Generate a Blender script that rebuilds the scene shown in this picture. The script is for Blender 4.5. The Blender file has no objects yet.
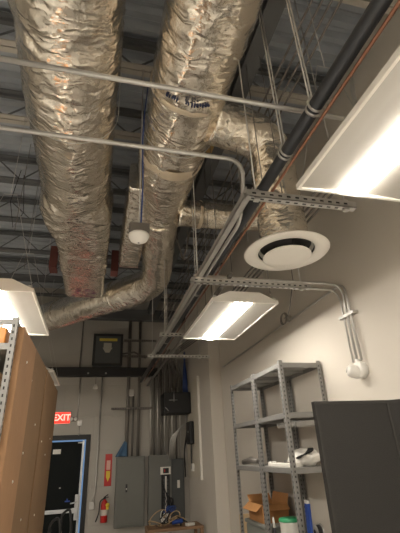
import bpy, bmesh, math, random
from mathutils import Vector, Matrix, noise
random.seed(7)
S = bpy.context.scene
COL = S.collection
NTH = ['first', 'second', 'third', 'fourth', 'fifth', 'sixth', 'seventh', 'eighth', 'ninth']
PI = math.pi

# ---------------------------------------------------------------- camera
YAW, PIT, ROL = math.radians(15.17), math.radians(25.53), math.radians(-2.82)
fw = Vector((math.sin(YAW)*math.cos(PIT), math.cos(YAW)*math.cos(PIT), math.sin(PIT)))
rt = Vector((math.cos(YAW), -math.sin(YAW), 0)); up = rt.cross(fw)
r2 = math.cos(ROL)*rt + math.sin(ROL)*up
u2 = -math.sin(ROL)*rt + math.cos(ROL)*up
cd = bpy.data.cameras.new('camera'); cam = bpy.data.objects.new('camera', cd); COL.objects.link(cam)
cd.sensor_fit = 'VERTICAL'; cd.sensor_height = 36; cd.lens = 390/533*36
cd.clip_start = 0.03; cd.clip_end = 100
m = Matrix((r2, u2, -fw)).transposed().to_4x4(); m.translation = (0, 0, 1.7)
cam.matrix_world = m
S.camera = cam

# ---------------------------------------------------------------- world, exposure
W = bpy.data.worlds.new('world'); S.world = W; W.use_nodes = True
W.node_tree.nodes['Background'].inputs[0].default_value = (0.35, 0.6, 1.0, 1)
W.node_tree.nodes['Background'].inputs[1].default_value = 0.2
S.view_settings.view_transform = 'Standard'; S.view_settings.look = 'None'
S.view_settings.gamma = 1; S.view_settings.use_curve_mapping = False
S.view_settings.exposure = 1.0
LAMP = 25.0          # strength of the fixtures' lens
LAMP_COL = (1.0, 0.925, 0.81, 1)

# ---------------------------------------------------------------- materials
def new_mat(name):
    mt = bpy.data.materials.new(name); mt.use_nodes = True
    return mt, mt.node_tree.nodes, mt.node_tree.links, mt.node_tree.nodes['Principled BSDF']
def mat(name, c, rough=0.6, metal=0.0, var=0.12, scale=6.0, bump=0.0, bscale=40, spec=0.5, stretch=(1,1,1)):
    mt, n, l, b = new_mat(name)
    tc = n.new('ShaderNodeTexCoord'); mp = n.new('ShaderNodeMapping'); mp.inputs['Scale'].default_value = stretch
    l.new(tc.outputs['Object'], mp.inputs[0])
    nz = n.new('ShaderNodeTexNoise'); nz.inputs['Scale'].default_value = scale; nz.inputs['Detail'].default_value = 5
    l.new(mp.outputs[0], nz.inputs['Vector'])
    mx = n.new('ShaderNodeMixRGB')
    mx.inputs[1].default_value = (*[v*(1-var) for v in c], 1); mx.inputs[2].default_value = (*[min(1, v*(1+var)) for v in c], 1)
    l.new(nz.outputs[0], mx.inputs[0]); l.new(mx.outputs[0], b.inputs['Base Color'])
    b.inputs['Roughness'].default_value = rough; b.inputs['Metallic'].default_value = metal
    b.inputs['Specular IOR Level'].default_value = spec
    if bump:
        n2 = n.new('ShaderNodeTexNoise'); n2.inputs['Scale'].default_value = bscale; n2.inputs['Detail'].default_value = 4
        l.new(mp.outputs[0], n2.inputs['Vector'])
        bp = n.new('ShaderNodeBump'); bp.inputs['Strength'].default_value = bump; bp.inputs['Distance'].default_value = 0.01
        l.new(n2.outputs[0], bp.inputs['Height']); l.new(bp.outputs[0], b.inputs['Normal'])
    return mt
def emit(name, c, s):
    mt, n, l, b = new_mat(name)
    b.inputs['Base Color'].default_value = (0.8, 0.8, 0.8, 1)
    b.inputs['Emission Color'].default_value = c if len(c) == 4 else (*c, 1)
    b.inputs['Emission Strength'].default_value = s
    return mt
def foil(name, c, sc=(3.0, 13.0, 3.0), rot=(0, 0, 0), rough=0.2):
    mt, n, l, b = new_mat(name)
    tc = n.new('ShaderNodeTexCoord')
    dz = n.new('ShaderNodeTexNoise'); dz.inputs['Scale'].default_value = 3.5; dz.inputs['Detail'].default_value = 3
    l.new(tc.outputs['Object'], dz.inputs['Vector'])
    ad = n.new('ShaderNodeMixRGB'); ad.blend_type = 'ADD'; ad.inputs[0].default_value = 0.35
    l.new(tc.outputs['Object'], ad.inputs[1]); l.new(dz.outputs['Color'], ad.inputs[2])
    mp = n.new('ShaderNodeMapping'); mp.inputs['Rotation'].default_value = rot; l.new(ad.outputs[0], mp.inputs[0])
    ms = n.new('ShaderNodeMapping'); ms.inputs['Scale'].default_value = sc; l.new(mp.outputs[0], ms.inputs[0])
    n1 = n.new('ShaderNodeTexNoise'); n1.noise_type = 'RIDGED_MULTIFRACTAL'; n1.inputs['Scale'].default_value = 1.0
    n1.inputs['Detail'].default_value = 3; n1.inputs['Roughness'].default_value = .5; l.new(ms.outputs[0], n1.inputs['Vector'])
    n2 = n.new('ShaderNodeTexVoronoi'); n2.inputs['Scale'].default_value = 2.2; l.new(ms.outputs[0], n2.inputs['Vector'])
    v2 = n.new('ShaderNodeTexNoise'); v2.inputs['Scale'].default_value = 26; v2.inputs['Detail'].default_value = 3; l.new(tc.outputs['Object'], v2.inputs['Vector'])
    a = n.new('ShaderNodeMath'); a.operation = 'MULTIPLY_ADD'; a.inputs[1].default_value = 0.7
    l.new(n2.outputs['Distance'], a.inputs[0]); l.new(n1.outputs[0], a.inputs[2])
    a2 = n.new('ShaderNodeMath'); a2.operation = 'MULTIPLY_ADD'; a2.inputs[1].default_value = 0.5; l.new(v2.outputs[0], a2.inputs[0]); l.new(a.outputs[0], a2.inputs[2])
    bp = n.new('ShaderNodeBump'); bp.inputs['Strength'].default_value = 0.6; bp.inputs['Distance'].default_value = 0.014
    l.new(a2.outputs[0], bp.inputs['Height']); l.new(bp.outputs[0], b.inputs['Normal'])
    n4 = n.new('ShaderNodeTexNoise'); n4.inputs['Scale'].default_value = 3; l.new(tc.outputs['Object'], n4.inputs['Vector'])
    mx = n.new('ShaderNodeMixRGB'); mx.inputs[1].default_value = (*[v*0.9 for v in c], 1); mx.inputs[2].default_value = (*c, 1)
    l.new(n4.outputs[0], mx.inputs[0]); l.new(mx.outputs[0], b.inputs['Base Color'])
    b.inputs['Metallic'].default_value = 0.92; b.inputs['Roughness'].default_value = rough
    return mt
def wall_mat(name, c, block=False):
    mt, n, l, b = new_mat(name)
    tc = n.new('ShaderNodeTexCoord')
    nz = n.new('ShaderNodeTexNoise'); nz.inputs['Scale'].default_value = 1.3; nz.inputs['Detail'].default_value = 6
    l.new(tc.outputs['Object'], nz.inputs['Vector'])
    mx = n.new('ShaderNodeMixRGB'); mx.inputs[1].default_value = (*[v*.93 for v in c], 1); mx.inputs[2].default_value = (*[v*1.03 for v in c], 1)
    l.new(nz.outputs[0], mx.inputs[0]); l.new(mx.outputs[0], b.inputs['Base Color'])
    b.inputs['Roughness'].default_value = 0.75
    n2 = n.new('ShaderNodeTexNoise'); n2.inputs['Scale'].default_value = 90; l.new(tc.outputs['Object'], n2.inputs['Vector'])
    bp = n.new('ShaderNodeBump'); bp.inputs['Strength'].default_value = 0.15; bp.inputs['Distance'].default_value = 0.004
    l.new(n2.outputs[0], bp.inputs['Height'])
    if block:
        sp = n.new('ShaderNodeSeparateXYZ'); cb = n.new('ShaderNodeCombineXYZ')
        l.new(tc.outputs['Object'], sp.inputs[0]); l.new(sp.outputs[0], cb.inputs[0]); l.new(sp.outputs[2], cb.inputs[1])
        bk = n.new('ShaderNodeTexBrick'); bk.inputs['Scale'].default_value = 1; bk.inputs['Brick Width'].default_value = 1.2
        bk.inputs['Row Height'].default_value = 0.61; bk.inputs['Mortar Size'].default_value = 0.006; bk.inputs['Mortar Smooth'].default_value = 0.3
        l.new(cb.outputs[0], bk.inputs['Vector'])
        b2 = n.new('ShaderNodeBump'); b2.invert = True; b2.inputs['Strength'].default_value = 0.7; b2.inputs['Distance'].default_value = 0.006
        l.new(bk.outputs['Fac'], b2.inputs['Height']); l.new(bp.outputs[0], b2.inputs['Normal']); l.new(b2.outputs[0], b.inputs['Normal'])
    else:
        l.new(bp.outputs[0], b.inputs['Normal'])
    return mt

M = {}
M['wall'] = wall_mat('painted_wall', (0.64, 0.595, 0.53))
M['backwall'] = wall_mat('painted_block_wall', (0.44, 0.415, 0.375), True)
M['floor'] = mat('concrete_floor', (0.68, 0.66, 0.62), 0.45, var=.08, scale=2)
M['deck'] = mat('steel_deck', (0.36, 0.39, 0.43), 0.55, var=.12, scale=1.5)
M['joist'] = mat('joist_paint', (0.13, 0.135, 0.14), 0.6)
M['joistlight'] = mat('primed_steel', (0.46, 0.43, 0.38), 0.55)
M['redsteel'] = mat('red_primer', (0.12, 0.035, 0.028), 0.6)
M['foil'] = foil('foil_wrap', (0.94, 0.87, 0.76))
M['foil2'] = foil('foil_wrap_diagonal', (0.94, 0.88, 0.78), (3.0, 13.0, 3.0), (0, 0, math.radians(-39)))
M['foilv'] = foil('foil_wrap_vertical', (0.94, 0.88, 0.78), (5.0, 5.0, 14.0))
M['tape'] = mat('insulation_tape', (0.72, 0.62, 0.48), 0.4, 0.3, bump=.2)
M['ink'] = mat('blue_ink', (0.02, 0.03, 0.09), 0.6)
M['galv'] = mat('galvanised_steel', (0.55, 0.54, 0.52), 0.4, 0.7, var=.15, scale=20)
M['galvdark'] = mat('dull_galvanised_steel', (0.2, 0.185, 0.17), 0.5, 0.5, var=.2, scale=10)
M['black'] = mat('black_paint', (0.012, 0.012, 0.013), 0.5)
M['blackpipe'] = mat('black_iron', (0.03, 0.032, 0.036), 0.45, 0.2)
M['copper'] = mat('copper_orange_pipe', (0.3, 0.14, 0.085), 0.5, 0.3)
M['reflector'] = mat('reflector_white', (0.42, 0.40, 0.365), 0.6, var=.02, spec=.2)
M['white'] = mat('white_enamel', (0.85, 0.82, 0.76), 0.4, var=.02)
M['plastic'] = mat('white_plastic', (0.8, 0.78, 0.74), 0.45, var=.03)
M['lens'] = emit('lit_lens', LAMP_COL, LAMP)
M['lens_off'] = emit('dim_lens', LAMP_COL, LAMP*0.3)
M['shelf'] = mat('grey_rack_steel', (0.26, 0.255, 0.245), 0.45, 0.35, var=.12, scale=14)
M['slot'] = mat('slot_shadow', (0.02, 0.02, 0.02), 0.8)
M['deckboard'] = mat('shelf_board_grey', (0.33, 0.32, 0.30), 0.6)
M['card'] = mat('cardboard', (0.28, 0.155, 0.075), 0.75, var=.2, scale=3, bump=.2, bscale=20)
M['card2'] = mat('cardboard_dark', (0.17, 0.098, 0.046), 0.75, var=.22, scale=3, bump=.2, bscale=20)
M['cardbox'] = mat('cardboard_orange', (0.42, 0.2, 0.07), 0.7, var=.2)
M['orange'] = mat('orange_packaging', (0.9, 0.32, 0.03), 0.35, var=.2, scale=12)
M['cream'] = mat('cream_box', (0.7, 0.6, 0.42), 0.6)
M['panelgrey'] = mat('panel_grey', (0.16, 0.162, 0.148), 0.5, 0.1, var=.06)
M['paneldark'] = mat('panel_dark_grey', (0.075, 0.08, 0.08), 0.5, 0.1)
M['fabric'] = mat('charcoal_fabric', (0.019, 0.0175, 0.016), 0.85, var=.15, scale=60, bump=.6, bscale=300)
M['edge'] = mat('charcoal_edge', (0.022, 0.02, 0.018), 0.8)
M['red'] = mat('red_enamel', (0.5, 0.015, 0.012), 0.3, var=.05)
M['yellow'] = mat('yellow_label', (0.8, 0.6, 0.05), 0.5, var=.05)
M['paper'] = mat('white_paper', (0.75, 0.73, 0.68), 0.6, var=.03)
M['blue'] = mat('blue_plastic', (0.02, 0.07, 0.35), 0.45, var=.1)
M['cloth'] = mat('blue_cloth', (0.07, 0.14, 0.24), 0.85, var=.2, scale=15)
M['cable_blue'] = mat('blue_cable', (0.03, 0.07, 0.26), 0.5)
M['cable_tan'] = mat('tan_cable', (0.4, 0.28, 0.16), 0.6)
M['cable_black'] = mat('black_cable', (0.015, 0.015, 0.018), 0.5)
M['wood'] = mat('brown_wood', (0.26, 0.15, 0.08), 0.6, var=.3, scale=5, stretch=(1, 8, 8))
M['tan'] = mat('tan_board', (0.58, 0.42, 0.24), 0.65)
M['bin'] = mat('grey_bin', (0.22, 0.23, 0.21), 0.6)
M['green'] = mat('green_lid', (0.03, 0.28, 0.12), 0.45)
M['doorleaf'] = mat('dark_green_door', (0.005, 0.007, 0.007), 0.6, var=.1, spec=.15)
M['alu'] = mat('aluminium', (0.6, 0.62, 0.65), 0.35, 0.6, var=.04)
M['ply'] = mat('painted_backboard', (0.62, 0.57, 0.48), 0.6, var=.05)
M['amber'] = mat('fibreglass_amber', (0.45, 0.3, 0.12), 0.7)
mt, n, l, b = new_mat('exit_face_red'); b.inputs['Base Color'].default_value = (.7, .03, .02, 1)
b.inputs['Emission Color'].default_value = (1, .035, .02, 1); b.inputs['Emission Strength'].default_value = .75; M['exitred'] = mt
M['exitglow'] = emit('exit_letters', (1, .25, .18), 1.1)
mt, n, l, b = new_mat('clear_plastic'); b.inputs['Base Color'].default_value = (.9, .9, .88, 1); b.inputs['Alpha'].default_value = .25
b.inputs['Roughness'].default_value = .15; M['clear'] = mt

# ---------------------------------------------------------------- geometry helpers
class MB:
    def __init__(s): s.bm = bmesh.new(); s.mats = []
    def mi(s, m):
        if m is None: return 0
        if m not in s.mats: s.mats.append(m)
        return s.mats.index(m)
    def box(s, c, d, rot=None, m=None, bev=0):
        mx = Matrix.Translation(c) @ (rot.to_4x4() if rot else Matrix()) @ Matrix.Diagonal((*d, 1))
        r = bmesh.ops.create_cube(s.bm, size=1, matrix=mx)
        fs = list({f for v in r['verts'] for f in v.link_faces})
        for f in fs: f.material_index = s.mi(m)
        if bev:
            es = list({e for v in r['verts'] for e in v.link_edges})
            q = bmesh.ops.bevel(s.bm, geom=es, offset=bev, segments=2, affect='EDGES', profile=0.5)
            for f in q['faces']: f.material_index = s.mi(m)
        return s
    def bb(s, a, b, m=None, bev=0):
        return s.box([(a[i]+b[i])/2 for i in range(3)], [abs(b[i]-a[i]) for i in range(3)], None, m, bev)
    def tube(s, pts, r, seg=10, m=None, caps=True):
        pts = [Vector(p) for p in pts]; n = len(pts)
        rs = r if isinstance(r, (list, tuple)) else [r]*n
        rings = []; pu = None
        for i, p in enumerate(pts):
            t = (pts[min(i+1, n-1)] - pts[max(i-1, 0)]).normalized()
            if pu is None:
                pu = Vector((0, 0, 1)) if abs(t.z) < .9 else Vector((1, 0, 0))
            a = t.cross(pu)
            if a.length < 1e-5: a = t.orthogonal()
            a.normalize(); pu = a.cross(t).normalized()
            rings.append([s.bm.verts.new(p + rs[i]*(math.cos(2*PI*k/seg)*a + math.sin(2*PI*k/seg)*pu)) for k in range(seg)])
        k0 = s.mi(m)
        for i in range(n-1):
            for k in range(seg):
                f = s.bm.faces.new((rings[i][k], rings[i][(k+1) % seg], rings[i+1][(k+1) % seg], rings[i+1][k])); f.smooth = True; f.material_index = k0
        if caps:
            for rg in (rings[0][::-1], rings[-1]):
                f = s.bm.faces.new(rg); f.material_index = k0
        return s
    def lathe(s, c, prof, seg=32, m=None, axis='Z', rot=None, mf=None):
        c = Vector(c); rings = []
        R = rot or Matrix.Identity(3)
        for (r, z) in prof:
            if r < 1e-5: rings.append([s.bm.verts.new(c + R @ Vector((0, 0, z)))])
            else: rings.append([s.bm.verts.new(c + R @ Vector((r*math.cos(2*PI*k/seg), r*math.sin(2*PI*k/seg), z))) for k in range(seg)])
        for i in range(len(rings)-1):
            A, B = rings[i], rings[i+1]
            for k in range(seg):
                k2 = (k+1) % seg
                if len(A) == 1 and len(B) == 1: break
                if len(A) == 1: vs = (A[0], B[k], B[k2])
                elif len(B) == 1: vs = (A[k], A[k2], B[0])
                else: vs = (A[k], A[k2], B[k2], B[k])
                f = s.bm.faces.new(vs); f.smooth = True; f.material_index = s.mi(m)
        return s
    def prism(s, poly, h0, h1, plane='XY', m=None):
        def P(a, b, h): return {'XY': (a, b, h), 'XZ': (a, h, b), 'YZ': (h, a, b)}[plane]
        A = [s.bm.verts.new(P(a, b, h0)) for a, b in poly]; B = [s.bm.verts.new(P(a, b, h1)) for a, b in poly]
        n = len(poly); k = s.mi(m)
        s.bm.faces.new(A[::-1]).material_index = k; s.bm.faces.new(B).material_index = k
        for i in range(n): s.bm.faces.new((A[i], A[(i+1) % n], B[(i+1) % n], B[i])).material_index = k
        return s
    def build(s, name, mt=None, parent=None, origin=None):
        bmesh.ops.recalc_face_normals(s.bm, faces=s.bm.faces)
        me = bpy.data.meshes.new(name); 
        if origin is not None: bmesh.ops.translate(s.bm, verts=s.bm.verts, vec=-Vector(origin))
        s.bm.to_mesh(me); s.bm.free()
        if s.mats:
            for q in s.mats: me.materials.append(q)
        else: me.materials.append(mt)
        o = bpy.data.objects.new(name, me); COL.objects.link(o)
        if origin is not None: o.location = origin
        if parent: o.parent = parent
        return o

def tag(o, label=None, cat=None, group=None, kind=None):
    if label: o['label'] = label
    if cat: o['category'] = cat
    if group: o['group'] = group
    if kind: o['kind'] = kind
    return o
def empty(name, loc, label, cat, group=None, rz=0):
    o = bpy.data.objects.new(name, None); o.location = loc; o.rotation_euler.z = rz; o.empty_display_size = .1
    COL.objects.link(o); return tag(o, label, cat, group)
def struct(mb, name, mt): return tag(mb.build(name, mt), kind='structure')
def copy_tree(o, parent=None):
    c = o.copy(); COL.objects.link(c)
    if parent: c.parent = parent
    for ch in list(o.children): copy_tree(ch, c)
    return c
def arc(c, r, a0, a1, ax1, ax2, n=8):
    c = Vector(c); ax1 = Vector(ax1); ax2 = Vector(ax2)
    return [c + r*(math.cos(a0+(a1-a0)*i/n)*ax1 + math.sin(a0+(a1-a0)*i/n)*ax2) for i in range(n+1)]
def bend(pts, r=.08, n=6):
    """round the corners of a polyline"""
    pts = [Vector(p) for p in pts]; out = [pts[0]]
    for i in range(1, len(pts)-1):
        a = (pts[i-1]-pts[i]); b = (pts[i+1]-pts[i]); k = min(r, a.length*.45, b.length*.45)
        p, q = pts[i]+a.normalized()*k, pts[i]+b.normalized()*k
        for j in range(n+1):
            t = j/n; out.append((1-t)**2*p + 2*t*(1-t)*pts[i] + t*t*q)
    return out + [pts[-1]]

# ================================================================ THE ROOM
XR, XL, YB, YN, ZD = 2.08, -6.5, 8.5, -6.0, 5.15
XC, YC = 1.87, 6.64
struct(MB().bb((XL-.2, YN-.2, -.15), (XR+.2, YB+.2, 0)), 'floor', M['floor'])
DX0, DX1, DZ = -1.15, -.1, 2.07
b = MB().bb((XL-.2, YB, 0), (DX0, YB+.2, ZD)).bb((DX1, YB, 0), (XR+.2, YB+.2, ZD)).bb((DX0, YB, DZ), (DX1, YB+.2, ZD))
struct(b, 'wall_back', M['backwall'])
b = MB().bb((XR, YN-.2, 0), (XR+.2, YB+.2, ZD)); struct(b, 'wall_right', M['wall'])
struct(MB().bb((XC, YC, 0), (XR, YB, ZD), bev=.008), 'wall_chase', M['wall'])
struct(MB().bb((XL-.2, YN-.2, 0), (XL, YB+.2, ZD)), 'wall_left', M['wall'])
struct(MB().bb((XL, YN-.2, 0), (XR, YN, ZD)), 'wall_front', M['wall'])
# corrugated deck, ribs along X
b = MB(); y = YN-.2; k = 0; prof = []
while y < YB+.2:
    prof += [(y, ZD), (y+.035, ZD-.05), (y+.085, ZD-.05), (y+.12, ZD)]; y += .15
prof.append((y, ZD))
A = [b.bm.verts.new((XL-.2, p[0], p[1])) for p in prof]; B = [b.bm.verts.new((XR+.2, p[0], p[1])) for p in prof]
for i in range(len(prof)-1): b.bm.faces.new((A[i], A[i+1], B[i+1], B[i]))
T0 = b.bm.verts.new((XL-.2, YN-.2, ZD+.1)); 
b.bb((XL-.2, YN-.2, ZD+.01), (XR+.2, YB+.2, ZD+.12))
struct(b, 'ceiling', M['deck'])

# ---- open-web joists along X
def joist(y, zb, group, light=True, dz=.34):
    j = empty('steel_joist', (-2.2, y, zb), 'open web steel roof joist with zigzag bars under the ribbed deck', 'joist', group)
    x0, x1 = XL+.05+2.2, XR-.02+2.2
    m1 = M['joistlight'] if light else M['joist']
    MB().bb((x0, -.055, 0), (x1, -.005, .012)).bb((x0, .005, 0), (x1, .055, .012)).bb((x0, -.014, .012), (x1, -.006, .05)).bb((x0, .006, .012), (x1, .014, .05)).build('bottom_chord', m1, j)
    MB().bb((x0, -.055, dz-.012), (x1, .055, dz)).bb((x0, -.014, dz-.05), (x1, .014, dz-.012)).build('top_chord', M['joist'], j)
    w = MB(); x = x0; s = 0; pts = []
    while x < x1: pts.append((x, 0, .03 if s % 2 == 0 else dz-.03)); x += .3; s += 1
    w.tube(pts, .011, 6).build('web_bar', M['joist'], j)
    return j
JY = [-.2, 1.4, 2.35, 3.15, 4.15, 5.05, 6.0, 7.0, 7.9]
for i, y in enumerate(JY): 
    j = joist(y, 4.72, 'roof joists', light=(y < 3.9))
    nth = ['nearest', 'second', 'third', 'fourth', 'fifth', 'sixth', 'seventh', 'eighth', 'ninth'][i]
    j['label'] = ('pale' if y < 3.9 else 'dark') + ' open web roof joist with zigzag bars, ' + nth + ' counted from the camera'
# girder along Y
b = MB().bb((1.0, YN, 4.58), (1.14, YB-.02, 4.6)).bb((1.065, YN, 4.6), (1.075, YB-.02, 4.7)).bb((1.0, YN, 4.7), (1.14, YB-.02, 4.718))
tag(b.build('roof_girder', M['joist']), 'dark steel beam running lengthwise under the roof joists', 'beam')
b = MB().bb((XL, 8.36, 4.42), (XR-.0, 8.5, 4.46)).bb((XL, 8.42, 4.46), (XR, 8.44, 4.68))
tag(b.build('wall_ledger_beam', M['joist']), 'dark steel ledger along the top of the back wall', 'beam')

# ================================================================ LIGHT FIXTURES
def make_light(lens, wired=True):
    root = bpy.data.objects.new('ceiling_light', None); COL.objects.link(root)
    w, L = .305, .61
    f = MB()   # rim
    t = .014; h = .03
    f.bb((-w, -L, 0), (-w+t, L, h)).bb((w-t, -L, 0), (w, L, h)).bb((-w+t, -L, 0), (w-t, -L+t, h)).bb((-w+t, L-t, 0), (w-t, L, h))
    f.build('rim', M['white'], root)
    # reflector wings rising toward the lens
    r = MB(); th = .004
    for s in (-1, 1):
        poly = [(s*(w-t), .006), (s*.2, .012), (s*.082, .016), (s*.082, .023), (s*.2, .02), (s*(w-t), .014)]
        r.prism(poly, -L+t, L-t, 'XZ')
    r.build('reflector', M['reflector'], root)
    l_ = MB(); n_ = 12
    poly = [(.08*math.cos(PI+PI*k/n_), .018+.03*math.sin(PI+PI*k/n_)) for k in range(n_+1)]
    l_.prism(poly, -L+.03, L-.03, 'XZ'); lo = l_.build('lens', lens, root)
    hs = MB()
    poly = [(-w+.01, .028), (w-.01, .028), (.14, .1), (-.14, .1)]
    hs.prism(poly, -L+.005, L-.005, 'XZ')
    hs.build('housing', M['white'], root)
    MB().bb((-.07, -.3, .1), (.07, .3, .145), bev=.01).build('driver_cover', M['white'], root)
    for s in (-1, 1):
        wr = MB()
        for e in (-1, 1):
            wr.tube([(e*.29, s*.57, .03), (e*.05, s*.55, .9)], .0022, 5)
        wr.tube([(.05, s*.55, .9), (-.05, s*.55, .9)], .0025, 5).tube([(0, s*.55, .9), (0, s*.55, 2.25)], .0025, 5)
        wr.build('hanging_wire', M['galv'], root)
    for s in (-1, 1):
        for e in (-1, 1): MB().box((e*.275, s*.585, .045), (.03, .025, .03), bev=.004).build('corner_clip', M['galv'], root)
    return root
LZ = 2.86
lights = [(1.205, 3.59, 1, 'white pendant light lit with hump back, hanging beside the duct diffuser'),
          (1.205, .80, 1, 'large bright pendant light at top right edge, nearest one'),
          (-.82, 3.575, 1, 'glowing pendant light at left above the cardboard rack'),
          (-.86, .74, 1, 'pendant light whose white corner shows at the left edge above'),
          (-.93, 6.75, 0, 'dim pendant light behind the cardboard near the exit door')]
for y in (-2.0, -4.8):
    for x in (1.205, -.82): lights.append((x, y, 1, 'lit pendant light behind the camera'))
for x in (-2.6, -4.6):  # unseen lamps added left of view to strengthen bounce light on ducts and deck
    for y in (-4.8, -2.0, .8, 3.59): lights.append((x, y, 1, 'lit pendant light added out of view over the next aisle'))
proto_on = make_light(M['lens']); proto_off = make_light(M['lens_off'])
used = {1: 0, 0: 0}
for x, y, on, lab in lights:
    src = proto_on if on else proto_off
    o = src if not used[on] else copy_tree(src)
    used[on] = 1
    o.location = (x, y, LZ)
    tag(o, lab, 'light', 'pendant panel lights')
    if 'behind the camera' in lab: o['group'] = 'pendant lights behind the camera'
    if 'next aisle' in lab: o['group'] = 'added unseen pendant lights of the next aisle'

# ================================================================ DUCTS
def frame(t, upv=Vector((0, 0, 1))):
    t = t.normalized(); a = t.cross(upv)
    if a.length < 1e-4: a = Vector((1, 0, 0))
    a.normalize(); return a, a.cross(t).normalized()
def duct_mesh(keys, seg=72, step=.03, amp=.012, seed=0, ring=True):
    """keys: (point, half_width, half_height, squareness 0..1, right_vector or None). Lofted with wrinkles."""
    b = MB(); pts = []
    for i in range(len(keys)-1):
        A, B = keys[i], keys[i+1]
        d = (Vector(B[0])-Vector(A[0])).length; n_ = max(2, int(d/step))
        for k in range(n_ + (1 if i == len(keys)-2 else 0)):
            t = k/n_; st = t
            pts.append((Vector(A[0]).lerp(Vector(B[0]), t), A[1]+(B[1]-A[1])*st, A[2]+(B[2]-A[2])*st, A[3]+(B[3]-A[3])*st))
    N = len(pts); rings = []; s_ = 0; pu = None
    so = Vector((seed*13.7, seed*7.1, seed*3.3))
    for i, (p, w, h, q) in enumerate(pts):
        t = (pts[min(i+2, N-1)][0]-pts[max(i-2, 0)][0]).normalized()
        if pu is None: a, u = frame(t)
        else:
            a = t.cross(pu).normalized(); u = a.cross(t).normalized()
        pu = u
        if i: s_ += (p-pts[i-1][0]).length
        rg = []
        for k in range(seg):
            an = 2*PI*k/seg; c, s = math.cos(an), math.sin(an)
            e = 1-.72*q
            x = w*math.copysign(abs(c)**e, c); y = h*math.copysign(abs(s)**e, s)
            P = p + a*x + u*y
            nrm = (a*(x/w)+u*(y/h)).normalized()
            # creases across the duct, warped; sagging bays
            wv = Vector((P.x*3.2, P.y*3.2, P.z*3.2))+so
            w1 = noise.noise(wv)
            sv = Vector((an*1.1+so.x, s_*7+w1*2.2, seed))
            n1 = 1-abs(noise.noise(sv))*2
            sv2 = Vector((an*2.6+so.y+s_*3, s_*15+w1*3, seed+9))
            n2 = 1-abs(noise.noise(sv2))*2
            n3 = noise.noise(P*1.6+so)
            n4 = noise.noise(Vector((P.x*16, P.y*22, P.z*16))+so)
            disp = amp*(.8*n1+.5*n2+1.0*n3+.25*n4-.6)
            rg.append(b.bm.verts.new(P+nrm*disp))
        rings.append(rg)
    for i in range(N-1):
        for k in range(seg):
            f = b.bm.faces.new((rings[i][k], rings[i][(k+1) % seg], rings[i+1][(k+1) % seg], rings[i+1][k])); f.smooth = True
    b.bm.faces.new(rings[0][::-1]); b.bm.faces.new(rings[-1])
    return b
def band(parent, p, axis, r, w=.09, mt=None, name='tape_band', extra=.012):
    p = Vector(p); axis = Vector(axis).normalized()
    return MB().tube([p-axis*w/2, p-axis*w*.3, p+axis*w*.3, p+axis*w/2], [r+extra*.6, r+extra, r+extra, r+extra*.6], 56, caps=False).build(name, mt or M['tape'], parent)
def strap_hanger(parent, p, r, ztop, mt=None):
    x, y, z = p; b = MB()
    b.tube([(x+s*(r+.02)*math.cos(a), y, z-(r+.02)*math.sin(a)) for s, a in [(1, k*PI/12) for k in range(0, 13)]], .004, 5)
    b.tube([(x-r-.02, y, z), (x-r-.02, y, ztop)], .004, 5).tube([(x+r+.02, y, z), (x+r+.02, y, ztop)], .004, 5)
    return b.build('hanger_rod', mt or M['galv'], parent)

# big round duct
BX, BZ, BR = -.325, 4.2, .33
d = empty('insulated_duct', (BX, 2, BZ), 'fattest foil wrapped round duct at left, squeezing into a square end', 'duct')
bx2 = -.275
keys = [((BX, -1.2, BZ), BR, BR, 0), ((BX, 3.4, BZ), BR+.0, BR, .05), ((BX-.0, 3.6, BZ), BR+.035, BR, .5), ((BX+.01, 3.75, BZ), BR+.03, BR-.01, .7), ((bx2, 4.2, BZ-.03), .30, .29, .92), ((bx2, 4.35, BZ-.03), .29, .28, .97), ((bx2, 4.95, BZ-.03), .29, .28, 1.0)]
keys = [((k[0][0]-BX, k[0][1]-2, k[0][2]-BZ),)+k[1:] for k in keys]
duct_mesh(keys, 110, .025, .017, 1).build('foil_jacket', M['foil'], d)
duct_mesh([((bx2-BX, 2.96, -.03), .283, .275, 1, ), ((bx2-BX, 3.75, -.03), .283, .275, 1)], 90, .03, .004, 2).build('end_box', M['foil2'], d)
# text-like print on end box bottom
b = MB(); rnd = random.Random(3)
for k in range(26):
    xx = -.17+.34*rnd.random(); yy = 3.42+.3*rnd.random()
    b.box((xx+bx2-BX, yy, -.317), (.03+.05*rnd.random(), .008+.012*rnd.random(), .003))
tag(b.build('print', mat('red_blue_print', (.22, .1, .16), .6), d), kind='stuff')
for yy in (-2.0, .4): strap_hanger(d, (0, yy, 0), BR, .72)
# red steel beside
for xx, lab in ((-.68, 'red primed steel bracket left of the square duct end'), (.13, 'red primed steel bracket right of the square duct end')):
    b = MB().bb((xx-.05, 5.0, 4.02), (xx+.05, 5.06, 4.34)).bb((xx-.05, 5.06, 4.02), (xx+.05, 5.2, 4.05))
    tag(b.build('steel_bracket', M['redsteel'], origin=(xx, 5.1, 4.05)), lab, 'bracket', 'red steel brackets')

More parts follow.
